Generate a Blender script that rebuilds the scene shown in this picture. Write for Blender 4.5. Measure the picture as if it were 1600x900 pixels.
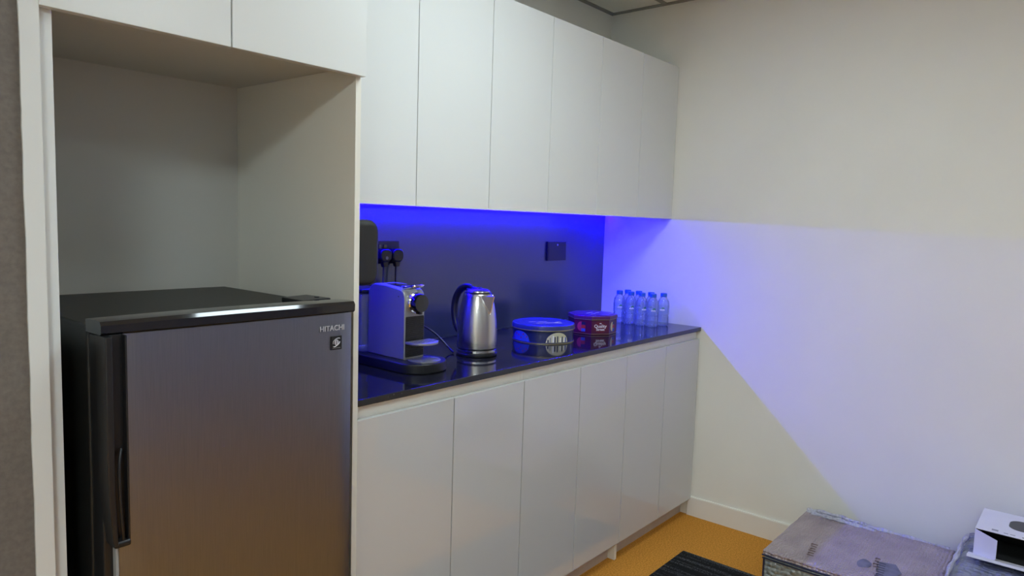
import bpy, bmesh, math, random
from mathutils import Vector, Matrix, noise
random.seed(7)
for o in list(bpy.data.objects): bpy.data.objects.remove(o)
S = bpy.context.scene
C = S.collection
PI = math.pi

# ------------------------------------------------------------------ camera
cam_loc = Vector((-3.05922, -1.96477, 1.35644))
yaw, pitch, roll, fpx = 0.8748867, -0.0926729, 0.0311141, 1104.2384
fw = Vector((math.sin(yaw)*math.cos(pitch), math.cos(yaw)*math.cos(pitch), math.sin(pitch)))
r0 = Vector((math.cos(yaw), -math.sin(yaw), 0)); u0 = r0.cross(fw)
rr = r0*math.cos(roll) + u0*math.sin(roll); uu = -r0*math.sin(roll) + u0*math.cos(roll)
cd = bpy.data.cameras.new('camera'); co = bpy.data.objects.new('camera', cd); C.objects.link(co)
cd.sensor_width = 36; cd.lens = fpx*36/1600; cd.clip_start = 0.02
M = Matrix((rr, uu, -fw)).transposed().to_4x4(); M.translation = cam_loc
co.matrix_world = M; S.camera = co

# ------------------------------------------------------------------ world, exposure, light levels
w = bpy.data.worlds.new('world'); S.world = w; w.use_nodes = True
w.node_tree.nodes['Background'].inputs[0].default_value = (.9, .95, 1, 1)
w.node_tree.nodes['Background'].inputs[1].default_value = 0.0
S.cycles.transparent_max_bounces = 32
S.view_settings.view_transform = 'Standard'; S.view_settings.look = 'None'
S.view_settings.exposure = 0.0; S.view_settings.gamma = 1.0; S.view_settings.use_curve_mapping = False
PANELS = [(-1.52, -1.20, 16.5), (-3.92, -2.40, 45.0), (-1.52, -3.00, 9.0)]   # ceiling light panels: x, y, strength; last two are unseen, added for fill
PANEL_COL = (0.83, 0.99, 1.06)
LED_COL = (0.003, 0.0, 1.0); LED_STR = 440.0

# ------------------------------------------------------------------ materials
def mat(name, col, rough=.5, metal=0, spec=.5, coat=0, coat_rough=.05, noise_scale=None, noise_amt=.05, bump=None, emis=None, emis_str=0, aniso=None, trans=0, ior=None, alpha=None):
    m = bpy.data.materials.new(name); m.use_nodes = True
    nt = m.node_tree; b = nt.nodes['Principled BSDF']
    b.inputs['Base Color'].default_value = (*col, 1); b.inputs['Roughness'].default_value = rough
    b.inputs['Metallic'].default_value = metal; b.inputs['Specular IOR Level'].default_value = spec
    b.inputs['Coat Weight'].default_value = coat; b.inputs['Coat Roughness'].default_value = coat_rough
    if trans: b.inputs['Transmission Weight'].default_value = trans
    if ior: b.inputs['IOR'].default_value = ior
    if alpha is not None: b.inputs['Alpha'].default_value = alpha
    tc = nt.nodes.new('ShaderNodeTexCoord')
    if noise_scale:
        n = nt.nodes.new('ShaderNodeTexNoise'); n.inputs['Scale'].default_value = noise_scale; n.inputs['Detail'].default_value = 4
        mp = nt.nodes.new('ShaderNodeMapping'); nt.links.new(tc.outputs['Object'], mp.inputs[0]); nt.links.new(mp.outputs[0], n.inputs['Vector'])
        if aniso: mp.inputs['Scale'].default_value = aniso
        r = nt.nodes.new('ShaderNodeValToRGB')
        r.color_ramp.elements[0].position = .3; r.color_ramp.elements[1].position = .7
        r.color_ramp.elements[0].color = (*[max(0, c*(1-noise_amt)) for c in col], 1)
        r.color_ramp.elements[1].color = (*[min(1, c*(1+noise_amt)) for c in col], 1)
        nt.links.new(n.outputs['Fac'], r.inputs[0]); nt.links.new(r.outputs[0], b.inputs['Base Color'])
    if bump:
        sc, st = bump[:2]
        n2 = nt.nodes.new('ShaderNodeTexNoise'); n2.inputs['Scale'].default_value = sc; n2.inputs['Detail'].default_value = 3
        mp2 = nt.nodes.new('ShaderNodeMapping'); nt.links.new(tc.outputs['Object'], mp2.inputs[0]); nt.links.new(mp2.outputs[0], n2.inputs['Vector'])
        if len(bump) > 2: mp2.inputs['Scale'].default_value = bump[2]
        bp = nt.nodes.new('ShaderNodeBump'); bp.inputs['Strength'].default_value = st; bp.inputs['Distance'].default_value = .01
        nt.links.new(n2.outputs['Fac'], bp.inputs['Height']); nt.links.new(bp.outputs[0], b.inputs['Normal'])
    if emis:
        b.inputs['Emission Color'].default_value = (*emis, 1); b.inputs['Emission Strength'].default_value = emis_str
    return m

M_wall = mat('painted_wall', (.86, .84, .765), .75, noise_scale=3, noise_amt=.02, bump=(60, .03))
M_grwall = mat('grey_wall', (.42, .43, .46), .7, bump=(60, .03))
M_taupe = mat('taupe_wall', (.16, .14, .12), .8, noise_scale=120, noise_amt=.12, bump=(200, .1))
M_ceil = mat('ceiling_tile', (.88, .88, .80), .9, bump=(150, .1))
M_bar = mat('ceiling_bar', (.30, .30, .27), .6)
M_white = mat('white_laminate', (.76, .77, .74), .22, spec=.5, bump=(9, .012))
M_gloss = mat('gloss_white_door', (.60, .60, .585), .05, spec=.5, ior=1.9, bump=(6, .006))
M_carc = mat('cabinet_board', (.56, .55, .49), .5, noise_scale=60, noise_amt=.02)
M_niche = mat('niche_board', (.60, .59, .54), .55, bump=(40, .02))
M_cream = mat('cream_edge', (.84, .81, .71), .4)
M_kick = mat('plinth_board', (.52, .43, .35), .4, noise_scale=30, noise_amt=.04)
M_base = mat('baseboard_paint', (.86, .83, .76), .3)
M_glass = mat('grey_back_painted_glass', (.045, .058, .068), .30, spec=.5, coat=.8, coat_rough=.02)
M_blk = mat('black_plastic', (.012, .012, .013), .32)
M_blkm = mat('matt_black_plastic', (.018, .018, .017), .55, bump=(300, .05))
M_blkg = mat('gloss_black_plastic', (.008, .008, .009), .08, coat=.5)
M_frbody = mat('fridge_body_black', (.010, .010, .009), .42, bump=(400, .08))
M_steel = mat('brushed_door_steel', (.255, .275, .33), .34, metal=1, noise_scale=60, noise_amt=.06, aniso=(14, 14, .25), bump=(80, .04, (14, 14, .2)))
M_kettle = mat('brushed_steel', (.62, .60, .56), .24, metal=1, bump=(100, .03, (.3, .3, 14)))
M_spout = mat('dull_steel', (.36, .36, .37), .42, metal=.8)
M_chrome = mat('chrome', (.80, .80, .80), .08, metal=1)
M_silver = mat('silver_plastic', (.34, .34, .34), .36, metal=.55)
M_greyp = mat('grey_strip', (.30, .31, .31), .4)
M_logo = mat('silver_print', (.62, .62, .66), .3, metal=.4)
M_print = mat('white_print', (.85, .83, .83), .5)
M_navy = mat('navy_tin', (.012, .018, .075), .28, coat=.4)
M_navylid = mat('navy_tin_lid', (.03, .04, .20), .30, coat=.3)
M_gold = mat('gold_line', (.45, .38, .20), .35, metal=.6)
M_purple = mat('purple_tin', (.085, .006, .045), .28, coat=.4)
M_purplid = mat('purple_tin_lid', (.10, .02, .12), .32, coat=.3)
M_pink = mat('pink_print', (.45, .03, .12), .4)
M_red = mat('red_print', (.40, .03, .03), .4)
M_bluep = mat('blue_print', (.04, .08, .45), .4)
M_creamp = mat('cream_print', (.60, .55, .38), .45)
M_green = mat('green_print', (.03, .22, .10), .5)
M_cap = mat('blue_cap', (.02, .13, .55), .4)
M_carton = mat('white_card', (.74, .73, .76), .5, noise_scale=20, noise_amt=.02)
M_boxin = mat('near_black_inside', (.004, .004, .004), .9)
M_kraft = mat('kraft_edge', (.35, .22, .13), .8)
M_greypic = mat('grey_picture', (.045, .045, .045), .4)
M_greymark = mat('grey_print_mark', (.30, .30, .32), .5)
M_tape = mat('dark_blue_seam', (.015, .022, .06), .35)
M_darkprint = mat('dark_print', (.03, .035, .045), .5)
M_smudge = mat('grey_ink_patch', (.15, .15, .20), .6, noise_scale=30, noise_amt=.25)
M_brownprint = mat('brown_print', (.16, .10, .08), .6)

def carpet(name, c1, c2, scale=260, bumpst=.5):
    m = mat(name, c1, .95, spec=.1); nt = m.node_tree; b = nt.nodes['Principled BSDF']
    tc = nt.nodes.new('ShaderNodeTexCoord'); n = nt.nodes.new('ShaderNodeTexNoise'); n.inputs['Scale'].default_value = scale; n.inputs['Detail'].default_value = 3
    nt.links.new(tc.outputs['Object'], n.inputs['Vector'])
    r = nt.nodes.new('ShaderNodeValToRGB'); r.color_ramp.elements[0].position = .35; r.color_ramp.elements[1].position = .65
    r.color_ramp.elements[0].color = (*c1, 1); r.color_ramp.elements[1].color = (*c2, 1)
    nt.links.new(n.outputs['Fac'], r.inputs[0]); nt.links.new(r.outputs[0], b.inputs['Base Color'])
    bp = nt.nodes.new('ShaderNodeBump'); bp.inputs['Strength'].default_value = bumpst; bp.inputs['Distance'].default_value = .004
    nt.links.new(n.outputs['Fac'], bp.inputs['Height']); nt.links.new(bp.outputs[0], b.inputs['Normal'])
    return m
M_floor = carpet('orange_carpet', (.50, .21, .028), (.76, .345, .06), 170)

def rug_mat():
    m = mat('striped_mat', (.02, .02, .02), .9, spec=.1); nt = m.node_tree; b = nt.nodes['Principled BSDF']
    tc = nt.nodes.new('ShaderNodeTexCoord'); mp = nt.nodes.new('ShaderNodeMapping'); mp.inputs['Scale'].default_value = (60, 1.5, 1)
    n = nt.nodes.new('ShaderNodeTexNoise'); n.inputs['Scale'].default_value = 1; n.inputs['Detail'].default_value = 2
    n3 = nt.nodes.new('ShaderNodeTexNoise'); n3.inputs['Scale'].default_value = 220
    nt.links.new(tc.outputs['Object'], mp.inputs[0]); nt.links.new(mp.outputs[0], n.inputs['Vector']); nt.links.new(tc.outputs['Object'], n3.inputs['Vector'])
    mul = nt.nodes.new('ShaderNodeMath'); mul.operation = 'MULTIPLY'
    nt.links.new(n.outputs['Fac'], mul.inputs[0]); nt.links.new(n3.outputs['Fac'], mul.inputs[1])
    r = nt.nodes.new('ShaderNodeValToRGB'); r.color_ramp.elements[0].position = .26; r.color_ramp.elements[1].position = .40
    r.color_ramp.elements[0].color = (.013, .013, .014, 1); r.color_ramp.elements[1].color = (.10, .11, .12, 1)
    nt.links.new(mul.outputs[0], r.inputs[0]); nt.links.new(r.outputs[0], b.inputs['Base Color'])
    return m
M_rug = rug_mat()

def granite():
    m = mat('black_granite', (.010, .010, .012), .07, spec=.65); nt = m.node_tree; b = nt.nodes['Principled BSDF']
    tc = nt.nodes.new('ShaderNodeTexCoord'); v = nt.nodes.new('ShaderNodeTexVoronoi'); v.inputs['Scale'].default_value = 55
    nt.links.new(tc.outputs['Object'], v.inputs['Vector'])
    r = nt.nodes.new('ShaderNodeValToRGB'); r.color_ramp.elements[0].position = .0; r.color_ramp.elements[1].position = .09
    r.color_ramp.elements[0].color = (.22, .22, .24, 1); r.color_ramp.elements[1].color = (.010, .010, .012, 1)
    nt.links.new(v.outputs['Distance'], r.inputs[0]); nt.links.new(r.outputs[0], b.inputs['Base Color'])
    return m
M_gran = granite()

def wrap_mat(name, col, col2, scale=85):
    m = mat(name, col, .35, spec=.5, coat=.6, coat_rough=.15); nt = m.node_tree; b = nt.nodes['Principled BSDF']
    tc = nt.nodes.new('ShaderNodeTexCoord'); v = nt.nodes.new('ShaderNodeTexVoronoi'); v.inputs['Scale'].default_value = scale; v.inputs['Randomness'].default_value = .35
    nt.links.new(tc.outputs['Object'], v.inputs['Vector'])
    n = nt.nodes.new('ShaderNodeTexNoise'); n.inputs['Scale'].default_value = 9; nt.links.new(tc.outputs['Object'], n.inputs['Vector']); n.inputs['Detail'].default_value = 6
    r = nt.nodes.new('ShaderNodeValToRGB'); r.color_ramp.elements[0].position = .3; r.color_ramp.elements[1].position = .7
    r.color_ramp.elements[0].color = (*col, 1); r.color_ramp.elements[1].color = (*col2, 1)
    nt.links.new(n.outputs['Fac'], r.inputs[0]); nt.links.new(r.outputs[0], b.inputs['Base Color'])
    add = nt.nodes.new('ShaderNodeMath'); add.operation = 'ADD'; nt.links.new(v.outputs['Distance'], add.inputs[0])
    n4 = nt.nodes.new('ShaderNodeTexNoise'); n4.inputs['Scale'].default_value = 40; n4.inputs['Detail'].default_value = 5; nt.links.new(tc.outputs['Object'], n4.inputs['Vector'])
    nt.links.new(n4.outputs['Fac'], add.inputs[1])
    bp = nt.nodes.new('ShaderNodeBump'); bp.inputs['Strength'].default_value = .9; bp.inputs['Distance'].default_value = .011; bp.invert = True
    nt.links.new(add.outputs[0], bp.inputs['Height']); nt.links.new(bp.outputs[0], b.inputs['Normal']); nt.links.new(bp.outputs[0], b.inputs['Coat Normal'])
    return m
M_wrap_pink = wrap_mat('bubble_wrap_over_pink_card', (.34, .27, .27), (.47, .38, .37))
M_wrap_grey = wrap_mat('bubble_wrap_grey_green', (.20, .24, .24), (.32, .36, .35), 60)
M_wrap_blue = wrap_mat('bubble_wrap_blue_grey', (.09, .10, .16), (.30, .32, .40), 50)
M_wrap_clear = wrap_mat('bubble_wrap_folded', (.42, .41, .50), (.56, .56, .63), 70)

def thin_clear(name, tint, fac=.12, milky=0.0, fres=.6):
    m = bpy.data.materials.new(name); m.use_nodes = True; nt = m.node_tree; nt.nodes.clear()
    out = nt.nodes.new('ShaderNodeOutputMaterial'); t = nt.nodes.new('ShaderNodeBsdfTransparent'); g = nt.nodes.new('ShaderNodeBsdfGlossy')
    t.inputs[0].default_value = (*tint, 1); g.inputs['Roughness'].default_value = .04
    lw = nt.nodes.new('ShaderNodeLayerWeight'); lw.inputs['Blend'].default_value = .25
    ad = nt.nodes.new('ShaderNodeMath'); ad.operation = 'MULTIPLY_ADD'; ad.inputs[1].default_value = fres; ad.inputs[2].default_value = fac
    nt.links.new(lw.outputs['Fresnel'], ad.inputs[0])
    mx = nt.nodes.new('ShaderNodeMixShader'); nt.links.new(ad.outputs[0], mx.inputs[0]); nt.links.new(t.outputs[0], mx.inputs[1]); nt.links.new(g.outputs[0], mx.inputs[2])
    last = mx
    if milky:
        d = nt.nodes.new('ShaderNodeBsdfDiffuse'); d.inputs[0].default_value = (.8, .85, .9, 1)
        m2 = nt.nodes.new('ShaderNodeMixShader'); m2.inputs[0].default_value = milky
        nt.links.new(mx.outputs[0], m2.inputs[1]); nt.links.new(d.outputs[0], m2.inputs[2]); last = m2
    nt.links.new(last.outputs[0], out.inputs[0]); return m
M_pet = thin_clear('clear_plastic_bottle', (.86, .91, 1.0), .05, .12, .5)
M_water = thin_clear('water', (.88, .93, 1.0), .03, .05, .3)
M_tank = thin_clear('clear_tank', (.70, .74, .80), .06, .12)
M_label = thin_clear('clear_label_film', (.90, .95, .98), .02, .10, .1)

# ------------------------------------------------------------------ mesh helpers
class MB:
    def __init__(s): s.bm = bmesh.new()
    def box(s, a, b, bev=0, seg=2, mtx=None):
        bm2 = bmesh.new(); bmesh.ops.create_cube(bm2, size=1)
        a = Vector(a); b = Vector(b); c = (a+b)/2; d = b-a
        for v in bm2.verts: v.co = Vector((v.co.x*d.x, v.co.y*d.y, v.co.z*d.z)) + c
        if bev: bmesh.ops.bevel(bm2, geom=list(bm2.edges), offset=bev, segments=seg, profile=.5, affect='EDGES')
        return s._merge(bm2, mtx)
    def _merge(s, bm2, mtx=None):
        if mtx is not None: bmesh.ops.transform(bm2, matrix=mtx, verts=bm2.verts)
        me = bpy.data.meshes.new('tmp'); bm2.to_mesh(me); bm2.free(); s.bm.from_mesh(me); bpy.data.meshes.remove(me); return s
    def lathe(s, prof, n=48, c=(0, 0), closed=False, mtx=None):
        bm2 = bmesh.new(); rings = []
        for r, z in prof:
            if r < 1e-6: rings.append([bm2.verts.new((c[0], c[1], z))])
            else: rings.append([bm2.verts.new((c[0]+r*math.cos(2*PI*i/n), c[1]+r*math.sin(2*PI*i/n), z)) for i in range(n)])
        pairs = list(zip(rings, rings[1:])) + ([(rings[-1], rings[0])] if closed else [])
        for A, B in pairs:
            for i in range(n):
                j = (i+1) % n
                if len(A) == 1 and len(B) == 1: continue
                if len(A) == 1: bm2.faces.new((A[0], B[j], B[i]))
                elif len(B) == 1: bm2.faces.new((A[i], A[j], B[0]))
                else: bm2.faces.new((A[i], A[j], B[j], B[i]))
        bmesh.ops.recalc_face_normals(bm2, faces=bm2.faces)
        return s._merge(bm2, mtx)
    def prism(s, poly, axis, a, b, bev=0, seg=2, mtx=None):
        bm2 = bmesh.new()
        def P(u, v, t): return {'x': (t, u, v), 'y': (u, t, v), 'z': (u, v, t)}[axis]
        A = [bm2.verts.new(P(u, v, a)) for u, v in poly]; B = [bm2.verts.new(P(u, v, b)) for u, v in poly]
        fa = bm2.faces.new(A); fb = bm2.faces.new(B[::-1]); n = len(poly)
        for i in range(n): bm2.faces.new((A[i], B[i], B[(i+1) % n], A[(i+1) % n]))
        bmesh.ops.recalc_face_normals(bm2, faces=bm2.faces)
        if bev:
            es = [e for f in (fa, fb) for e in f.edges]
            bmesh.ops.bevel(bm2, geom=es, offset=bev, segments=seg, profile=.5, affect='EDGES')
        return s._merge(bm2, mtx)
    def tube(s, pts, r, n=10, smooth=6, ry=None, mtx=None):
        pts = [Vector(p) for p in pts]
        if smooth > 1 and len(pts) > 2:
            q = []; P = [pts[0]]+pts+[pts[-1]]
            for i in range(1, len(P)-2):
                for k in range(smooth):
                    t = k/smooth; p0, p1, p2, p3 = P[i-1:i+3]
                    q.append(.5*((2*p1)+(-p0+p2)*t+(2*p0-5*p1+4*p2-p3)*t*t+(-p0+3*p1-3*p2+p3)*t**3))
            q.append(pts[-1]); pts = q
        bm2 = bmesh.new(); rings = []; up = None
        for i, p in enumerate(pts):
            d = (pts[min(i+1, len(pts)-1)]-pts[max(i-1, 0)]).normalized()
            if up is None: up = d.orthogonal().normalized()
            up = (up-d*up.dot(d)).normalized(); sd = d.cross(up)
            rad = r(i/(len(pts)-1)) if callable(r) else r
            rings.append([bm2.verts.new(p+up*rad*math.cos(2*PI*k/n)+sd*(rad if ry is None else ry)*math.sin(2*PI*k/n)) for k in range(n)])
        for A, B in zip(rings, rings[1:]):
            for k in range(n): bm2.faces.new((A[k], A[(k+1) % n], B[(k+1) % n], B[k]))
        bm2.faces.new(rings[0][::-1]); bm2.faces.new(rings[-1])
        bmesh.ops.recalc_face_normals(bm2, faces=bm2.faces)
        return s._merge(bm2, mtx)
    def arcpatch(s, R, a0, a1, zf0, zf1, n=16, th=.0006, c=(0, 0)):
        """curved thin plate on a cylinder between angles a0..a1; zf0/zf1 give lower/upper height at parameter t"""
        bm2 = bmesh.new(); O = []; I = []
        for i in range(n+1):
            t = i/n; a = a0+(a1-a0)*t; z0 = zf0(t); z1 = max(zf1(t), z0+1e-4)
            O.append([bm2.verts.new((c[0]+(R+th)*math.cos(a), c[1]+(R+th)*math.sin(a), z)) for z in (z0, z1)])
            I.append([bm2.verts.new((c[0]+(R-.0004)*math.cos(a), c[1]+(R-.0004)*math.sin(a), z)) for z in (z0, z1)])
        for i in range(n):
            bm2.faces.new((O[i][0], O[i+1][0], O[i+1][1], O[i][1])); bm2.faces.new((I[i][0], I[i][1], I[i+1][1], I[i+1][0]))
            bm2.faces.new((O[i][1], O[i+1][1], I[i+1][1], I[i][1])); bm2.faces.new((O[i][0], I[i][0], I[i+1][0], O[i+1][0]))
        bm2.faces.new((O[0][0], O[0][1], I[0][1], I[0][0])); bm2.faces.new((O[n][0], I[n][0], I[n][1], O[n][1]))
        bmesh.ops.recalc_face_normals(bm2, faces=bm2.faces)
        return s._merge(bm2)
    def build(s, name, m, parent=None, world=False, angle=35):
        me = bpy.data.meshes.new(name)
        if world and parent is not None:
            root = parent
            while root.parent: root = root.parent
            bmesh.ops.translate(s.bm, vec=-root.location, verts=s.bm.verts)
        s.bm.to_mesh(me); s.bm.free()
        for p in me.polygons: p.use_smooth = True
        me.set_sharp_from_angle(angle=math.radians(angle))
        o = bpy.data.objects.new(name, me); C.objects.link(o); me.materials.append(m)
        if parent: o.parent = parent
        if len(me.polygons) < 3000:
            wn = o.modifiers.new('weighted_normals', 'WEIGHTED_NORMAL'); wn.keep_sharp = True; wn.weight = 100
        return o
def rrect(cx, cy, w, h, r, n=6):
    p = []
    for (sx, sy, a0) in ((1, 1, 0), (-1, 1, 90), (-1, -1, 180), (1, -1, 270)):
        for k in range(n+1):
            a = math.radians(a0+90*k/n); p.append((cx+sx*(w/2-r)+r*math.cos(a), cy+sy*(h/2-r)+r*math.sin(a)))
    return p
def tag(o, label, cat, group=None):
    o['label'] = label; o['category'] = cat
    if group: o['group'] = group
    return o
def thing(name, label, cat, loc=(0, 0, 0), rz=0, group=None):
    o = bpy.data.objects.new(name, None); C.objects.link(o); o.location = loc; o.rotation_euler = (0, 0, rz); o.empty_display_size = .05
    return tag(o, label, cat, group)
def struct(name, mb, m):
    o = mb.build(name, m); o['kind'] = 'structure'; return o
def text_mesh(name, body, size, m, parent, mtx, extrude=.0004, offset=0.0, align='CENTER'):
    cu = bpy.data.curves.new(name, 'FONT'); cu.body = body; cu.size = size; cu.extrude = extrude; cu.offset = offset
    cu.align_x = align; cu.align_y = 'CENTER'
    t = bpy.data.objects.new('tmp_text', cu); C.objects.link(t); bpy.context.view_layer.update()
    me = bpy.data.meshes.new_from_object(t.evaluated_get(bpy.context.evaluated_depsgraph_get()))
    bpy.data.objects.remove(t); bpy.data.curves.remove(cu)
    me.transform(mtx); me.name = name; me.materials.clear(); me.materials.append(m)
    o = bpy.data.objects.new(name, me); C.objects.link(o); o.parent = parent; return o
FRONT = Matrix.Rotation(PI/2, 4, 'X')      # text upright, facing -y

# ------------------------------------------------------------------ room
ZC = 2.394; H = .90
struct('floor', MB().box((-5, -3.5, -.1), (.1, .1, 0)), M_floor)
struct('wall_back', MB().box((-2.70, 0, 0), (.1, .1, ZC)), M_wall)
struct('wall_right', MB().box((0, -3.5, 0), (.1, 0, ZC)), M_wall)
lw_ = MB(); lw_.box((-4.9, -.572, 0), (-2.6725, .1, ZC)); struct('wall_left', lw_, M_taupe)
struct('wall_west', MB().box((-5, -3.5, 0), (-4.9, .1, ZC)), M_wall)
struct('wall_front', MB().box((-4.9, -3.5, 0), (0, -3.4, ZC)), M_grwall)  # unseen wall, set nearer and grey to shape the fridge door's reflections
struct('ceiling', MB().box((-5, -3.5, ZC), (.1, .1, ZC+.08)), M_ceil)
# ceiling grid: wall angle and bars
mb = MB(); mb.box((-2.67, -.022, ZC-.006), (0, 0, ZC)); mb.box((-.022, -3.4, ZC-.006), (0, 0, ZC)); struct('trim_1', mb, M_bar)
mb = MB()
for i in range(6): mb.box((-4.9, -.3-.6*i-.012, ZC-.004), (-.02, -.3-.6*i+.012, ZC))
for i in range(1, 8): mb.box((-.62-.6*i-.012, -3.4, ZC-.004), (-.62-.6*i+.012, -.02, ZC))
struct('trim_2', mb, M_bar)
# baseboard on the right wall, bevelled top lip
mb = MB(); mb.prism([(0, 0), (-.012, 0), (-.012, .086), (-.008, .092), (0, .092)], 'y', -3.4, -.543); struct('baseboard_right', mb, M_base)
mb = MB(); mb.prism([(-4.9, 0), (-4.9, .09), (-4.888, .09), (-4.888, 0)], 'y', -3.4, -.572); struct('baseboard_west', mb, M_base)
# white sealing strip between the taupe wall and the tall cabinet, ragged left edge
bm = bmesh.new(); zs = [i*ZC/90 for i in range(91)]
L = []; Rr = []
for z in zs:
    xl = -2.6735+.0016*noise.noise(Vector((0, 3, z*9)))+.0010*noise.noise(Vector((5, 3, z*40)))
    L.append([bm.verts.new((xl, y, z)) for y in (-.577, -.50)]); Rr.append([bm.verts.new((-2.6445, y, z)) for y in (-.577, -.50)])
for i in range(90):
    bm.faces.new((L[i][0], Rr[i][0], Rr[i+1][0], L[i+1][0])); bm.faces.new((L[i][1], L[i+1][1], Rr[i+1][1], Rr[i][1]))
    bm.faces.new((L[i][0], L[i+1][0], L[i+1][1], L[i][1])); bm.faces.new((Rr[i][0], Rr[i][1], Rr[i+1][1], Rr[i+1][0]))
bmesh.ops.recalc_face_normals(bm, faces=bm.faces)
mb = MB(); mb._merge(bm); struct('trim_3', mb, M_white)

# ceiling light panels
first = None
places = ['nearest the tall cabinet', 'added as unseen fill, far behind and left of the camera', 'added as unseen fill, far behind and right of the camera']
for (x, y, st), pl in zip(PANELS, places):
    t = thing('ceiling_light', 'square white ceiling light panel %s' % pl, 'ceiling light', (x, y, ZC), group='ceiling light panels')
    MB().box((-.298, -.298, -.012), (.298, -.27, -.0045)).box((-.298, .27, -.012), (.298, .298, -.0045)).box((-.298, -.27, -.012), (-.27, .27, -.0045)).box((.27, -.27, -.012), (.298, .27, -.0045)).build('frame', M_white, t)
    m = mat('lamp_diffuser', (.9, .9, .9), .5, emis=PANEL_COL, emis_str=st)
    MB().box((-.268, -.268, -.010), (.268, .268, -.005)).build('diffuser', m, t)

# ------------------------------------------------------------------ tall fridge housing
XR = -1.967; XL = -2.6435; YD = -.58
t = thing('tall_cabinet', 'tall white cabinet housing the fridge, two doors above the open niche', 'cabinet', (-2.3, -.28, 0))
MB().box((XL, -.56, 0), (-2.6205, -.002, 2.09), .001).build('side_panel', M_white, t, True)
MB().box((-1.983, -.56, 0), (XR, -.002, 2.09), .001).build('side_panel', M_cream, t, True)['label'] = 'side panel between fridge niche and worktop, cream front edge'
MB().box((-2.620, -.012, 0), (-1.9835, -.002, 1.72)).build('back_panel', M_niche, t, True)
MB().box((-2.620, -.555, 1.715), (-1.9835, -.012, 1.733)).build('niche_top', M_niche, t, True)
MB().box((-2.620, -.553, 1.733), (-1.9835, -.005, 2.09)).build('body', M_carc, t, True)
MB().box((-2.645, YD, 1.691), (-2.3085, -.561, 2.094), .0015).build('door', M_white, t, True)
MB().box((-2.3055, YD, 1.691), (-1.968, -.561, 2.094), .0015).build('door', M_white, t, True)

# ------------------------------------------------------------------ wall cabinets (three units, two doors each)
XU = -.0015; WD = .3239; ZU = 1.395; ZT = 2.096
wl = ['beside the right wall', 'in the middle of the row', 'beside the tall fridge cabinet']
for k in range(3):
    x1 = XU-2*k*WD; x0 = x1-2*WD
    t = thing('wall_cabinet', 'white handleless two-door wall cabinet %s' % wl[k], 'cabinet', ((x0+x1)/2, -.18, 1.41), group='wall cabinets above the worktop')
    MB().box((x0+.001 if k < 2 else XR+.001, -.362, 1.411), (x1-.001, -.002, ZT-.003)).build('body', M_carc, t, True)
    for j in range(2):
        MB().box((x0+j*WD+.0012 if (k, j) != (2, 0) else XR+.0012, -.381, ZU), (x0+(j+1)*WD-.0012, -.363, ZT), .0012).build('door', M_white, t, True)
t = thing('led_strip', 'glowing blue light strip under the wall cabinets along the backsplash', 'light strip', (-.97, -.037, 1.40))
MB().box((-1.955, -.046, 1.4065), (-.006, -.030, 1.4105)).build('channel', M_white, t, True)
MB().box((-1.950, -.0425, 1.4035), (-.010, -.0335, 1.4063)).build('light_band', mat('blue_led', (.1, .1, .5), .5, emis=LED_COL, emis_str=LED_STR), t, True)

# ------------------------------------------------------------------ base cabinets
XE = -.005; WL = .3227; ZD = .845; ZK = .081
for k in range(3):
    x1 = XE-2*k*WL; x0 = x1-2*WL
    t = thing('base_cabinet', 'glossy white handleless two-door base cabinet %s' % wl[k], 'cabinet', ((x0+x1)/2, -.27, 0), group='base cabinets under the worktop')
    MB().box((x0+.0165, -.515, ZK+.005), (x1-.0005, -.004, .874)).build('body', M_carc, t, True)
    MB().box(((x0+.0005 if k < 2 else XR+.001), -.5385 if k < 2 else -.515, 0), (x0+.016, -.004, .874), .0008).build('side_panel', M_cream, t, True)
    if k == 0: MB().box((x1-.0004, -.5385, 0), (x1+.004, -.004, .874), .0008).build('side_panel', M_cream, t, True)
    MB().box((x0+.0165 if k < 2 else XR+.001, -.539, ZD-.006), (x1-.001, -.5155, .8805)).build('finger_rail', M_cream, t, True)
    MB().box((x0+.0165, -.507, 0), (x1-.001, -.495, ZK+.004)).build('plinth', M_kick, t, True)
    for j in range(2):
        MB().box((x0+j*WL+.0016 if (k, j) != (2, 0) else XR+.0012, -.5575, ZK), (x0+(j+1)*WL-.0016, -.5395, ZD), .0012).build('door', M_gloss, t, True)
tag(MB().box((XR+.0008, -.5605, .8815), (-.0008, -.012, H), .0018).build('worktop', M_gran), 'polished black granite worktop on the base cabinets', 'worktop')
tag(MB().box((XR+.001, -.0105, H+.0005), (-.0008, -.0008, 1.4095), .0006).build('backsplash', M_glass), 'dark grey glass backsplash behind the kettle and coffee machine', 'backsplash')

# ------------------------------------------------------------------ fridge
FX0, FX1 = -2.581, -2.036
t = thing('fridge', 'black fridge with brushed steel door standing in the tall cabinet niche', 'fridge', ((FX0+FX1)/2, -.3, 0))
MB().box((FX0, -.566, .02), (FX1, -.035, 1.148), .006, 3).build('body', M_frbody, t, True)
for sx in (FX0+.04, FX1-.04):
    for sy in (-.53, -.08): MB().lathe([(0, 0), (.018, 0), (.018, .0195), (0, .0195)], 16, (sx, sy)).build('foot', M_blk, t, True)
d = MB().box((FX0+.002, -.618, .045), (FX1-.001, -.570, 1.134), .004, 3).build('door', M_blk, t, True); d['label'] = 'black door edge around the steel panel'
MB().box((FX0+.003, -.570, .06), (FX1-.004, -.5655, 1.13)).build('door_gasket', M_blkm, t, True)
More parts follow.
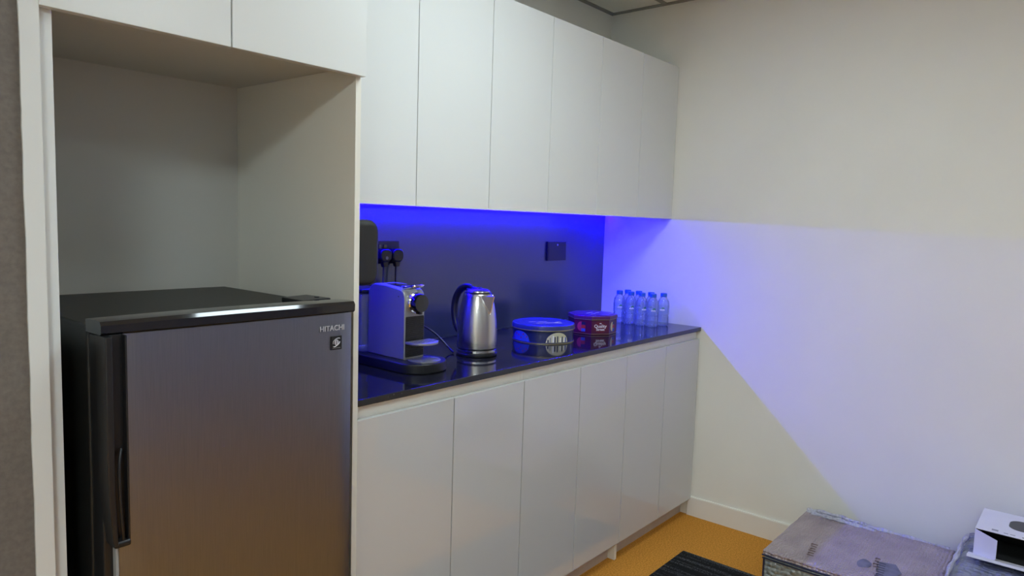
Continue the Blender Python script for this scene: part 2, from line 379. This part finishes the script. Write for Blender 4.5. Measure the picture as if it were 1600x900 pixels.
# steel face, slightly bowed
bm = bmesh.new(); n = 24
def pf(x):   # bow of the steel face
    u = (x-FX0)/(FX1-FX0)*2-1; return -.630-.0035*(1-u*u)
x0, x1 = -2.5565, FX1-.003
cols = []
for i in range(n+1):
    x = x0+(x1-x0)*i/n; y = pf(x)+(.006 if i in (0, n) else 0)
    cols.append([bm.verts.new((x, yy, z)) for (yy, z) in ((-.6175, .05), (y, .05), (y, 1.136), (-.6175, 1.136))])
for A, B in zip(cols, cols[1:]):
    for k in range(4): bm.faces.new((A[k], A[(k+1) % 4], B[(k+1) % 4], B[k]))
bm.faces.new(cols[0]); bm.faces.new(cols[-1][::-1]); bmesh.ops.recalc_face_normals(bm, faces=bm.faces)
mb = MB(); mb._merge(bm); panel = mb.build('steel_panel', M_steel, d, True); panel['label'] = 'brushed steel front panel'
# glossy top trim with arched upper edge
bm = bmesh.new(); cols = []
for i in range(33):
    s = i/32; x = FX0-.001+(FX1-FX0+.001)*s
    ztop = 1.1615+.001*s+.0025*math.sin(PI*s)
    yb = pf(x)-.004
    prof = [(-.565, 1.1365), (yb+.004, 1.1365), (yb, 1.1400), (yb-.001, ztop-.008), (yb+.004, ztop-.001), (-.612, ztop+.0005), (-.565, ztop-.002)]
    cols.append([bm.verts.new((x, a, b)) for a, b in prof])
for A, B in zip(cols, cols[1:]):
    for k in range(7): bm.faces.new((A[k], A[(k+1) % 7], B[(k+1) % 7], B[k]))
bm.faces.new(cols[0]); bm.faces.new(cols[-1][::-1]); bmesh.ops.recalc_face_normals(bm, faces=bm.faces)
mb = MB(); mb._merge(bm); o = mb.build('top_trim', M_blkg, d, True); o['label'] = 'glossy black trim along the top of the door'
# long vertical black handle
mb = MB()
mb.prism([(-2.5830, 1.136), (-2.5705, 1.136), (-2.5710, .86), (-2.5690, .80), (-2.5670, .757), (-2.5750, .757), (-2.5790, .80), (-2.5830, .88)], 'y', -.655, -.612, .003, 3)
mb.box((-2.5480, -.6475, .757), (-2.5440, -.612, 1.136), .0015)
mb.box((-2.5705, -.634, .757), (-2.5475, -.612, 1.1362), .001)
mb.box((-2.5735, -.652, .750), (-2.5443, -.612, .762), .004, 3)
mb.tube([(-2.5545, -.640, .93), (-2.5610, -.646, .905), (-2.5620, -.648, .86), (-2.5595, -.648, .80), (-2.5560, -.646, .762)], .0028, 8)
o = mb.build('handle', M_blk, d, True); o['label'] = 'long black grip on the left edge of the door'
MB().box((-2.5650, -.632, .05), (-2.5590, -.6178, .7495), .002).build('grey_strip', M_greyp, d, True)
mb = MB(); mb.prism([(-2.125, -.470), (-2.045, -.452), (-2.040, -.545), (-2.125, -.560)], 'z', 1.1485, 1.162, .003)
mb.tube([(-2.062, -.52, 1.156), (-2.062, -.52, 1.164)], .006, 12, 1); mb.build('hinge_cover', M_blk, t, True)
yL = -.6335
mt = Matrix.Translation(Vector((-2.0985, yL-.0002, 1.1035))-t.location) @ Matrix.Rotation(.0, 4, 'Z') @ FRONT
text_mesh('maker_lettering', 'HITACHI', .0172, M_logo, d, mt, .0005, .0002)
mb = MB(); mb.prism(rrect(-2.0870, 1.069, .029, .0315, .001), 'y', yL-.0007, yL+.002); o = mb.build('badge', M_blk, d, True)
mb = MB()
mb.prism([(-2.0870+.0058*math.cos(a), 1.070+.0068*math.sin(a)) for a in [2*PI*i/24 for i in range(24)]], 'y', yL-.0012, yL-.0004)
mb.tube([(-2.0962, yL-.001, 1.0615), (-2.0928, yL-.001, 1.0605), (-2.0870, yL-.001, 1.0625), (-2.0801, yL-.001, 1.067), (-2.0780, yL-.001, 1.072)], .0009, 6)
mb.tube([(-2.0962, yL-.001, 1.067), (-2.0956, yL-.001, 1.073), (-2.0882, yL-.001, 1.0785), (-2.0812, yL-.001, 1.0798), (-2.0778, yL-.001, 1.0788)], .0009, 6)
mb.build('badge_emblem', M_logo, o, True)
MB().box((-2.0876, yL-.0017, 1.0655), (-2.0864, yL-.0008, 1.0745)).build('badge_slot', M_blk, o, True)
MB().box((-2.0974, yL-.0011, 1.0571), (-2.0766, yL-.0005, 1.0581)).build('badge_line', M_greymark, o, True)

# ------------------------------------------------------------------ coffee machine
t = thing('coffee_machine', 'slim silver capsule coffee machine with a round black knob on the worktop', 'coffee machine', (-1.606, -.28, H+.0003))
def L2(p): return p
# local: x right, y back(+), z up ; body x -.042..+.042, y from -.088 (front) to .085
mb = MB(); pts = [(-.050, .20), (.050, .20)]
poly = [(.046, .195), (-.074, .195), (-.080, .08), (-.080, -.09)]
for k in range(0, 17):
    a = PI+PI*k/16; poly.append((.006+.086*math.cos(a), -.105+.080*math.sin(a)))
poly += [(.060, .00), (.046, .02)]
mb.prism(poly, 'z', .0, .030, .004, 3); mb.build('base', M_blk, t)
side = [(-.088, .0302), (.085, .0302), (.085, .18)]
for k in range(9):
    a = (PI/2)*k/8; side.append((.05+.035*math.cos(a), .219+.035*math.sin(a)))
for (a_, b_) in ((.0, .2530), (-.045, .2475)): side.append((a_, b_))
for k in range(9):
    a = PI/2+(PI/2)*k/8; side.append((-.058+.030*math.cos(a), .2155+.030*math.sin(a)))
mb = MB(); mb.prism(side, 'x', -.0415, .0415, .005, 3); body = mb.build('body', M_silver, t)
mb = MB(); mb.prism(rrect(0, .1, .073, .124, .003), 'y', -.0895, -.0875)
for i in range(21): mb.box((-.0355, -.0912, .041+.0057*i), (.0355, -.0893, .0438+.0057*i), .0005, 1)
mb.build('grille', M_blk, t)
MB().box((-.0365, -.0893, .0318), (.0015, -.0878, .0372), .0005).box((.0025, -.0893, .0318), (.0365, -.0878, .0372), .0005).build('lower_panel', M_silver, t)
MBK = Matrix.Translation((-.002, -.0875, .204)) @ Matrix.Rotation(PI/2, 4, 'X')
MB().lathe([(.0, 0), (.0315, 0), (.0315, .010), (.0285, .013), (0, .013)], 40, mtx=MBK).build('knob_ring', M_chrome, t)
mb = MB(); mb.lathe([(.0, .010), (.0282, .010), (.0290, .028), (.0265, .034), (0, .0365)], 40, mtx=MBK)
mb.box((-.006, -.034, .012), (.006, -.020, .032), .003, mtx=MBK)
mb.build('knob', M_blkg, t)
mb = MB(); mb.prism(rrect(0, -.02, .050, .105, .02), 'z', .246, .2535, .002); mb.build('top_slider', M_chrome, t)
mb = MB(); mb.tube([(-.022, -.060, .246), (-.022, -.090, .2520), (-.018, -.104, .2555), (.018, -.104, .2555), (.022, -.090, .2520), (.022, -.060, .246)], .0035, 8); mb.build('lever', M_chrome, t)
mb = MB(); pl = []
for k in range(17):
    a = PI+PI*k/16; pl.append((.012+.050*math.cos(a), -.115+.042*math.sin(a)))
pl = [(.062, -.089), (-.038, -.089)]+pl[0:]
mb.prism(pl, 'z', .079, .087, .0025, 2)
for i in range(9): mb.box((-.030+.010*i, -.140, .087), (-.026+.010*i, -.095, .0882))
mb.build('cup_support', M_silver, t)
MB().box((-.008, -.125, .072), (.010, -.0905, .0795), .001).build('support_catch', M_blk, t)
mb = MB(); mb.lathe([(0, .0303), (.050, .0303), (.050, .033), (0, .033)], 32, (.008, -.125))
for i in range(9): mb.box((-.036+.010*i, -.155, .033), (-.032+.010*i, -.095, .0342))
mb.build('drip_grate', M_silver, t)
MB().box((-.062, .0875, .0305), (.036, .185, .218), .012, 4).build('water_tank', M_tank, t)
MB().box((-.064, .0870, .2185), (.038, .188, .232), .005, 3).build('tank_lid', M_blk, t)
mb = MB(); mb.lathe([(0, 0), (.0022, 0), (.0022, .001), (0, .001)], 12, mtx=Matrix.Translation((-.0415, -.060, .222)) @ Matrix.Rotation(-PI/2, 4, 'Y')); mb.build('side_pin', M_chrome, t)

# ------------------------------------------------------------------ black dispenser behind the tall cabinet
t = thing('wall_dispenser', 'tall black rounded appliance half hidden behind the tall cabinet edge', 'dispenser', (-1.886, -.33, 1.155))
mb = MB(); mb.prism(rrect(.007, .106, .172, .180, .034, 10), 'y', -.10, .10, .018, 5); mb.build('housing', M_blkm, t)
MB().box((-.055, -.06, -.006), (.045, .07, .0165), .006).build('outlet', M_blk, t)
MB().box((-.0795, -.05, .03), (-.077, .05, .16)).build('mount_plate', M_blk, t)

# ------------------------------------------------------------------ sockets, plugs
def plate(name, label, x0, x1, z0, z1):
    t = thing(name, label, 'socket', ((x0+x1)/2, -.0105, (z0+z1)/2)); w2 = (x1-x0)/2; h2 = (z1-z0)/2
    MB().box((-w2, -.010, -h2), (w2, 0, h2), .002, 2).build('faceplate', M_blk, t); return t, w2, h2
t, w2, h2 = plate('wall_socket', 'black double wall socket with two plugs in, behind the coffee machine', -1.512, -1.370, 1.197, 1.277)
for sx in (-.020, .004): MB().box((sx-.006, -.013, .014), (sx+.006, -.0101, .028), .001).build('switch', M_blkg, t)
t, w2, h2 = plate('wall_switch', 'black wall plate on the backsplash above the tins', -.486, -.342, 1.186, 1.274)
t['category'] = 'switch'
MB().box((-.066, -.0112, -.040), (.066, -.0101, .040), .0005).build('cover', M_blk, t)
MB().lathe([(0, 0), (.0045, 0), (.0045, .0015), (0, .0015)], 12, mtx=Matrix.Translation((0, -.0113, .029)) @ Matrix.Rotation(PI/2, 4, 'X')).build('indicator', mat('pale_indicator', (.45, .45, .6), .3), t)
def plug(label, x, z, badge):
    t = thing('power_plug', label, 'plug', (x-.016, -.0205, z+.005), group='plugs in the double socket')
    mb = MB(); mb.prism(rrect(0, 0, .050, .046, .018), 'y', -.030, -.0006, .006, 3)
    mb.prism([(-.014, -.015), (.014, -.015), (.008, -.040), (-.008, -.040)], 'y', -.026, -.008, .003); mb.build('housing', M_blk, t)
    if badge: MB().lathe([(0, 0), (.006, 0), (.006, .0008), (0, .0008)], 16, mtx=Matrix.Translation((0, -.0302, -.008)) @ Matrix.Rotation(PI/2, 4, 'X')).build('badge', M_greymark, t)
    return t
plug('black plug in left side of double socket, pale round dot on it', -1.436, 1.222, True)
plug('black plug in right side of double socket, plain', -1.381, 1.222, False)
tag(MB().tube([(-1.452, -.034, 1.189), (-1.454, -.036, 1.16), (-1.462, -.045, 1.12), (-1.475, -.065, 1.08), (-1.49, -.08, 1.02), (-1.50, -.06, .95), (-1.53, -.050, .907), (-1.56, -.055, .9045)], .0035, 8).build('machine_cable', M_blk), 'black cable hanging from the left plug down behind the coffee machine', 'cable')
tag(MB().tube([(-1.397, -.034, 1.189), (-1.398, -.035, 1.14), (-1.400, -.045, 1.05), (-1.386, -.11, 1.00), (-1.362, -.16, .979), (-1.347, -.19, .960), (-1.338, -.22, .936), (-1.332, -.245, .914), (-1.340, -.274, .9042)], .0035, 8).build('kettle_cable', M_blk), 'black cable running from the right plug to the kettle base', 'cable')

# ------------------------------------------------------------------ kettle  (local +x = spout)
ang = math.atan2(-.605, -.796)+math.radians(48)     # spout direction: toward the camera, turned right
t = thing('kettle', 'brushed steel electric kettle with a black handle on the worktop', 'kettle', (-1.288, -.335, H+.0003), ang)
MB().lathe([(0, 0), (.067, 0), (.070, .003), (.070, .009), (.066, .012), (0, .012)], 56).build('power_base', M_blk, t)
MB().lathe([(0, .0122), (.0665, .0122), (.0685, .014), (.0685, .0205), (.0665, .022), (0, .022)], 56).build('base_ring', M_chrome, t)
MB().lathe([(0, .0222), (.0660, .0222), (.0660, .0265), (0, .0265)], 56).build('seal_band', M_blk, t)
prof = [(0, .0268), (.0675, .0268), (.0688, .029), (.0688, .055), (.0680, .090), (.0655, .122), (.0615, .153), (.0560, .181), (.0505, .202), (.0480, .209), (.0455, .2115), (0, .2115)]
kb = MB().lathe(prof, 64).build('body', M_kettle, t)
MB().lathe([(0, .2117), (.0445, .2117), (.0450, .2145), (.0430, .2165), (0, .2165)], 56).build('lid_rim', M_blk, t)
lid = MB().lathe([(0, .2166), (.0415, .2166), (.0405, .2205), (.0330, .2250), (.018, .2278), (0, .2285)], 56).build('lid', M_kettle, t)
MB().box((-.030, -.012, .2220), (.010, .012, .2315), .004, 3).build('lid_tab', M_blkg, lid)
# spout: V-shaped beak
bm = bmesh.new()
def spv(r, w, z): return [bm.verts.new((r, -w, z)), bm.verts.new((r, w, z))]
tipT = bm.verts.new((.0790, 0, 0.2065)); tipM = bm.verts.new((.0740, 0, 0.1890)); bot = bm.verts.new((.0610, 0, 0.1440))
a1, a2 = bm.verts.new((.0430, -.026, 0.2075)), bm.verts.new((.0430, .026, 0.2075))
b1, b2 = bm.verts.new((.0500, -.019, 0.1740)), bm.verts.new((.0500, .019, 0.1740))
ctr = bm.verts.new((.040, 0, 0.2075))
for f in ((tipT, a1, ctr), (tipT, ctr, a2), (tipT, tipM, a1), (tipT, a2, tipM), (a1, tipM, b1), (a2, b2, tipM), (b1, tipM, bot), (b2, bot, tipM), (a1, b1, ctr), (ctr, b2, a2), (b1, bot, ctr), (ctr, bot, b2)): bm.faces.new(f)
bmesh.ops.recalc_face_normals(bm, faces=bm.faces)
mb = MB(); mb._merge(bm); mb.build('spout', M_spout, t, angle=20)
mb = MB(); mb.tube([(.0795, 0, 0.2075), (.0745, 0, 0.1890), (.0630, 0, 0.1450)], .0018, 6, 2); mb.tube([(.0445, -.027, 0.2075), (.0515, -.0215, 0.1790), (.0630, -.002, 0.1460)], .0012, 6); mb.tube([(.0445, .027, 0.2075), (.0515, .0215, 0.1790), (.0630, .002, 0.1460)], .0012, 6); mb.build('spout_rim', M_chrome, t)
mb = MB()
mb.tube([(-.026, 0, .2220), (-.050, 0, .2290), (-.086, 0, .2200), (-.1130, 0, .188), (-.1210, 0, .146), (-.1140, 0, .104), (-.0960, 0, .075), (-.0670, 0, .062)], lambda s: .0085+.004*math.sin(PI*s), 12, 6, ry=.0125)
mb.box((-.050, -.013, .207), (-.026, .013, .2265), .005, 3)
mb.build('handle', M_blk, t)

# ------------------------------------------------------------------ tins
CA = math.atan2(-.605, -.796)
t = thing('round_tin', 'round navy blue biscuit tin with picture arches on the worktop', 'tin', (-.855, -.291, H+.0003))
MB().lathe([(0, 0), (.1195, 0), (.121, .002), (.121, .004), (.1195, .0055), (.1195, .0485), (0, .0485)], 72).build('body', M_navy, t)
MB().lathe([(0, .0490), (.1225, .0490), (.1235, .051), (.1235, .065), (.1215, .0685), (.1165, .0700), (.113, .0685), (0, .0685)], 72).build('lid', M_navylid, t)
MB().lathe([(.1232, .0492), (.1244, .0492), (.1244, .0525), (.1232, .0525)], 72, closed=True).lathe([(.1206, .0003), (.1218, .0003), (.1218, .0026), (.1206, .0026)], 72, closed=True).build('gold_band', M_gold, t)
for k in range(5):
    a = CA+math.radians(28-76*0)+math.radians(-76 if k == 1 else 72*k if k != 4 else 0)
    if k == 4: continue
    wd = math.radians(23)
    o = MB().arcpatch(.1200, a-wd, a+wd, lambda s: .0058, lambda s: .0058+.038*math.sqrt(max(0, 1-(2*s-1)**2)), 20).build('picture_arch', M_creamp if k != 1 else M_bluep, t)
    o['label'] = 'cream arch with coloured figures' if k != 1 else 'blue arch with red marks'
    if k in (0, 1):
        for q in range(9 if k == 0 else 6):
            ts = (q+1)/(10 if k == 0 else 7)+random.uniform(-.025, .025); aa = a-wd+2*wd*ts; hh = .030*math.sqrt(1-(2*ts-1)**2)*random.uniform(.55, 1)
            mm = random.choice([M_navy, M_navy, M_brownprint, M_print, M_bluep, M_greymark, M_kraft, M_greypic]) if k == 0 else M_red
            z0 = .0065 if k == 0 else .010+.02*abs(math.sin(q*2))
            MB().arcpatch(.1204, aa-.020, aa+.022, lambda s: z0, lambda s: z0+(hh if k == 0 else .005), 4).build('figure_print', mm, o)
mb = MB()
for i, (dx, dy, ww, hh) in enumerate([(-.02, -.02, .05, .006), (.02, -.03, .06, .007), (.04, -.045, .035, .005), (.0, .01, .04, .005), (-.04, .02, .03, .004), (.055, -.02, .03, .004)]):
    mb.prism(rrect(dx, dy, ww, hh, .002), 'z', .0686, .0691, mtx=Matrix.Rotation(-.35, 4, 'Z'))
mb.build('lid_print', M_creamp, t)
t = thing('octagonal_tin', 'purple eight-sided sweet tin beside the round blue tin', 'tin', (-.531, -.307, H+.0003), CA+math.radians(17))
oct_ = lambda R: [(R*math.cos(math.radians(22.5+45*i)), R*math.sin(math.radians(22.5+45*i))) for i in range(8)]
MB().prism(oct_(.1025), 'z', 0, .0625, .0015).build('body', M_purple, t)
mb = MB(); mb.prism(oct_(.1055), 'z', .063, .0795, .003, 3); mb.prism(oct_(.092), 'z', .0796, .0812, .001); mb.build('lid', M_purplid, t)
ap = .1025*math.cos(math.radians(22.5))
mb = MB(); mb.prism(oct_(.1031), 'z', .0035, .0048); mb.prism(oct_(.1060), 'z', .0635, .0647); mb.build('gold_band', M_gold, t)
FX = Matrix.Translation((ap+.0006, 0, 0)) @ Matrix.Rotation(PI/2, 4, 'Z') @ Matrix.Rotation(PI/2, 4, 'X')
MB().prism([(.030*math.cos(a), .033+.024*math.sin(a)) for a in [2*PI*i/32 for i in range(32)]], 'z', -.0002, .0004, mtx=FX).build('oval_print', mat('dark_red_print', (.13, .008, .03), .4), t)
text_mesh('tin_lettering', 'Quality', .0185, M_print, t, FX @ Matrix.Translation((0, .037, .0006)), .0002, .0003)
text_mesh('tin_lettering', 'Street', .0150, M_print, t, FX @ Matrix.Translation((0, .0235, .0006)), .0002, .0003)
MB().prism([(-.005, .047), (.005, .047), (.004, .0505), (-.004, .0505)], 'z', .0003, .0008, mtx=FX).build('crown_print', M_print, t)
for sgn in (-1, 1):
    FF = Matrix.Rotation(sgn*PI/4, 4, 'Z') @ FX
    o = MB().prism([(-.008+.017*math.cos(a), .033+.020*math.sin(a)) for a in [2*PI*i/24 for i in range(24)]], 'z', -.0002, .0004, mtx=FF).build('round_print', M_creamp if sgn > 0 else M_pink, t)
    MB().box((-.006, .040, .0003), (.012, .052, .0007), mtx=FF).build('print_block', M_navy, o)
    MB().box((-.006, .026, .0003), (.012, .039, .0007), mtx=FF).build('print_block', M_red, o)
    MB().box((-.006, .012, .0003), (.012, .025, .0007), mtx=FF).build('print_block', M_bluep, o)
mb = MB()
for (dx, dy, ww, hh) in ((.01, -.01, .05, .006), (.03, .02, .035, .005), (-.02, .01, .03, .005)): mb.prism(rrect(dx, dy, ww, hh, .002), 'z', .0813, .0817, mtx=Matrix.Rotation(-.9, 4, 'Z'))
mb.build('lid_print', M_print, t)

# ------------------------------------------------------------------ water bottles
def bottle_profile(s=0):
    return [(r*1.13, z) for r, z in [(0, .002), (.010, .0005), (.019, 0), (.0225, .003), (.0240, .009), (.0240, .030), (.0238, .044), (.0222, .047), (.0222, .049), (.0240, .052),
            (.0240, .070), (.0243, .088), (.0238, .104), (.0215, .116), (.0170, .125), (.0125, .131), (.0115, .135), (.0112, .139)]]
def make_bottle():
    t = thing('water_bottle', 'x', 'bottle', group='water bottles at the end of the worktop')
    MB().lathe(bottle_profile(), 40).build('bottle_body', M_pet, t)
    ins = [(max(0, r-.0008), z+.0008) for r, z in bottle_profile()]; ins = [(r, z) for r, z in ins if z < .118]; ins.append((0, ins[-1][1]))
    MB().lathe(ins, 32).build('water', M_water, t)
    MB().lathe([(0, .151), (.0130, .151), (.0152, .1495), (.0155, .1365), (.0142, .1355), (.0138, .1345), (0, .1345)], 28).build('cap', M_cap, t)
    MB().lathe([(.0135, .1312), (.0168, .1317), (.0168, .1335), (.0135, .1340)], 28, closed=True).build('neck_ring', M_pet, t)
    lb = MB().lathe([(.0275, .056), (.0279, .094)], 40).build('label_band', M_label, t)
    MB().arcpatch(.0281, CA-.15, CA+.45, lambda s: .081, lambda s: .081+.006*math.sin(PI*s), 10).build('leaf_print', M_green, lb)
    mb = MB()
    for q in range(5): mb.arcpatch(.0281, CA-.35+.16*q, CA-.26+.16*q, lambda s: .0715, lambda s: .0715+(.008 if q % 2 else .006), 3)
    mb.build('word_print', M_print, lb)
    return t
def copy_tree(o, parent=None):
    c = o.copy(); C.objects.link(c); c.parent = parent
    for ch in list(o.children): copy_tree(ch, c)
    return c
proto = make_bottle()
spots = [(-.176, -.222, 'leftmost small water bottle, front row beside the octagonal tin'),
         (-.176, -.284, 'second small water bottle from left in the front row'),
         (-.176, -.342, 'third small water bottle from left in the front row'),
         (-.176, -.399, 'rightmost small water bottle of the front row, nearest the worktop edge'),
         (-.108, -.226, 'small water bottle in the back row, nearest the backsplash'),
         (-.112, -.288, 'second small water bottle from the backsplash in the back row'),
         (-.116, -.356, 'third small water bottle in the back row, mostly hidden by front bottle'),
         (-.103, -.414, 'rightmost small water bottle, back row beside the right wall')]
for i, (x, y, lab) in enumerate(spots):
    o = proto if i == 0 else copy_tree(proto)
    o.location = (x, y, H+.0004); o['label'] = lab; o.rotation_euler.z = random.uniform(-.5, .5)

# ------------------------------------------------------------------ floor mat and parcels
t = tag(MB().box((-2.60, -1.098, .0005), (-.385, -.712, .008), .002).build('floor_mat', M_rug), 'black striped mat on the orange carpet, unseen run along the base cabinets added to darken reflections', 'floor mat')  # mat stretched left out of view to darken fridge and door reflections

def lumpy_box(a, b, amp, seed, n=26, rad=.012):
    bm2 = bmesh.new(); bmesh.ops.create_cube(bm2, size=1)
    a = Vector(a); b = Vector(b); c = (a+b)/2; d = b-a
    bmesh.ops.subdivide_edges(bm2, edges=bm2.edges, cuts=n, use_grid_fill=True)
    for v in bm2.verts:
        p = Vector((v.co.x*d.x, v.co.y*d.y, v.co.z*d.z))
        # round the edges
        q = Vector([max(-d[i]/2+rad, min(d[i]/2-rad, p[i])) for i in range(3)])
        e = p-q
        if e.length > 1e-9: p = q+e.normalized()*rad
        nv = Vector([noise.noise((p*14)+Vector((seed, k*7, 0))) for k in range(3)])
        n2 = Vector([noise.noise((p*50)+Vector((seed, k*9, 3))) for k in range(3)])
        p += nv*amp+n2*amp*.35
        p.z = max(p.z, -d.z/2)
        v.co = p+c
    return bm2
t = thing('wrapped_parcel', 'flat pink-topped carton in bubble wrap on the floor by the right wall', 'parcel', (-.35, -1.375, 0))
mb = MB(); mb._merge(lumpy_box((-.591, -1.636, 0), (-.104, -1.116, .203), .002, 3)); mb.build('wrap_side', M_wrap_grey, t, True, 60)['label'] = 'grey-green wrapped sides of the carton'
mb = MB(); mb._merge(lumpy_box((-.594, -1.640, .198), (-.100, -1.112, .2165), .0022, 9, 60, .006)); mb.build('wrap_top', M_wrap_pink, t, True, 60)['label'] = 'pinkish wrapped top of the carton'
mb = MB()
mb.tube([(-.112, -1.118, .215), (-.110, -1.16, .222), (-.108, -1.24, .224), (-.112, -1.32, .222), (-.108, -1.40, .219), (-.104, -1.50, .218), (-.104, -1.62, .216)], lambda s: .012-.007*s+.0025*math.sin(s*40), 10, 8)
mb.tube([(-.128, -1.14, .216), (-.135, -1.22, .221), (-.132, -1.30, .219), (-.130, -1.38, .214)], lambda s: .008+.002*math.sin(s*30), 8, 8)
mb.build('wrap_fold', M_wrap_clear, t, True, 60)['label'] = 'pale folded roll of bubble wrap along the rear edge'
mb = MB()
mb.tube([(-.596, -1.113, .200), (-.597, -1.25, .199), (-.596, -1.40, .200), (-.597, -1.63, .199)], .0030, 8)
mb.tube([(-.592, -1.113, .188), (-.593, -1.25, .187), (-.592, -1.40, .188), (-.592, -1.62, .187)], .0026, 8)
mb.tube([(-.591, -1.119, .190), (-.590, -1.119, .10), (-.590, -1.119, .003)], .0035, 8)
mb.build('seam', M_tape, t, True)['label'] = 'dark blue seam along the front edges'
# printing on the top (marks run from front to back)
zt = .2178
def marks(x0, y0, cnt, stepx, stepy, ln, m, name):
    mb = MB()
    for i in range(cnt):
        x = x0+stepx*i; y = y0+stepy*i; l = ln*random.uniform(.7, 1.1)
        mb.box((x-.0028, y-l/2, zt), (x+.0028, y+l/2, zt+.001))
        if i % 2: mb.box((x-.009, y+l/2-.005, zt), (x+.0028, y+l/2, zt+.001))
    mb.build(name, m, t, True)
t_ = t
mb = MB(); mb.prism([(-.452+.036*math.cos(a)*(1+.15*math.sin(3*a)), -1.415+.022*math.sin(a)) for a in [2*PI*i/24 for i in range(24)]], 'z', zt-.001, zt+.0004); mb.build('ink_patch', M_smudge, t, True)
mb = MB(); mb.prism([(-.515, -1.470), (-.400, -1.452), (-.385, -1.500), (-.445, -1.530), (-.505, -1.512)], 'z', zt-.001, zt+.0005); mb.build('ink_patch', M_smudge, t, True)
marks(-.520, -1.478, 7, .0185, .0030, .030, M_darkprint, 'carton_print')
marks(-.450, -1.448, 4, .024, .0020, .018, M_brownprint, 'carton_print')
marks(-.520, -1.255, 6, .020, .0030, .022, M_brownprint, 'carton_print')

t = thing('wrapped_package', 'blue-grey bubble-wrapped package on the floor under the open white box', 'parcel', (-.35, -1.9, 0))
mb = MB(); mb._merge(lumpy_box((-.610, -2.14, 0), (-.060, -1.668, .297), .006, 21, 34, .03)); mb.build('wrap', M_wrap_blue, t, True, 60)
mb = MB(); mb.tube([(-.60, -1.672, .296), (-.48, -1.668, .300), (-.36, -1.672, .303), (-.25, -1.670, .302), (-.14, -1.676, .300)], lambda s: .007+.002*math.sin(30*s), 8, 8); mb.build('wrap_edge', M_wrap_clear, t, True, 60)

# open white product box
bx0, bx1, by0, by1, bz0, bz1 = -.336, -.112, -2.02, -1.712, .3125, .402
t = thing('white_box', 'open white product box with grey picture on top, on the wrapped package', 'box', (-.22, -1.86, .3125))
th = .002
mb = MB(); mb.box((bx0, by0, bz1-th), (bx1, by1, bz1)); mb.box((bx0, by0, bz0), (bx1, by1, bz0+th)); mb.box((bx1-th, by0, bz0+th), (bx1, by1, bz1-th)); mb.box((bx0, by1-th, bz0+th), (bx1-th, by1, bz1-th)); mb.box((bx0, by0, bz0+th), (bx1-th, by0+th, bz1-th))
mb.build('shell', M_carton, t, True)
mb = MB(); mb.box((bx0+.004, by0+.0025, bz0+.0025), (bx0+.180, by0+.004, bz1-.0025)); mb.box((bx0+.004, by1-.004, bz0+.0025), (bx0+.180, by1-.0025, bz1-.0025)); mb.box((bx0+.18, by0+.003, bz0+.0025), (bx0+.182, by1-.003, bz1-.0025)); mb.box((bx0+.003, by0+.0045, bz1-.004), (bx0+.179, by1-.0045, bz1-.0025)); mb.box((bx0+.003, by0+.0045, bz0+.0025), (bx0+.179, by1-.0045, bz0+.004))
mb.build('dark_inner_sheets', M_boxin, t, True)  # near-black sheets just inside the faces of the white shell
# dust flap swinging outwards from the left edge
mb = MB(); mb.prism([(0, 0), (0, bz1-bz0-.003), (.074, bz1-bz0-.012), (.074, .016), (.062, .002)], 'y', -.0008, .0008, mtx=Matrix.Translation((bx0-.001, by1-.001, bz0)) @ Matrix.Rotation(math.radians(-120), 4, 'Z')); mb.build('dust_flap', M_carton, t, True)
mb = MB(); mb.box((-.050, by0, 0), (0, by1+.012, .0022), mtx=Matrix.Translation((bx0, 0, bz0+.001)) @ Matrix.Rotation(math.radians(13), 4, 'Y'));
mb.box((-.0525, by0, -.006), (-.050, by1+.012, .0022), mtx=Matrix.Translation((bx0, 0, bz0+.001)) @ Matrix.Rotation(math.radians(13), 4, 'Y')); mb.build('front_flap', M_carton, t, True)
mb = MB(); mb.prism(rrect((bx0+bx1)/2+.006, -1.872, .100, .155, .035, 8), 'z', bz1, bz1+.0005); mb.build('picture_print', M_greypic, t, True)
mb = MB()
for (dx, dy, a, b) in ((.022, -.052, .014, .018), (.016, -.082, .006, .012), (.016, -.100, .006, .014), (.014, -.128, .010, .006), (.014, -.140, .008, .006)):
    mb.box((bx0+dx-a/2, by1+dy-b/2, bz1), (bx0+dx+a/2, by1+dy+b/2, bz1+.0004))
mb.build('icon_print', M_greymark, t, True)
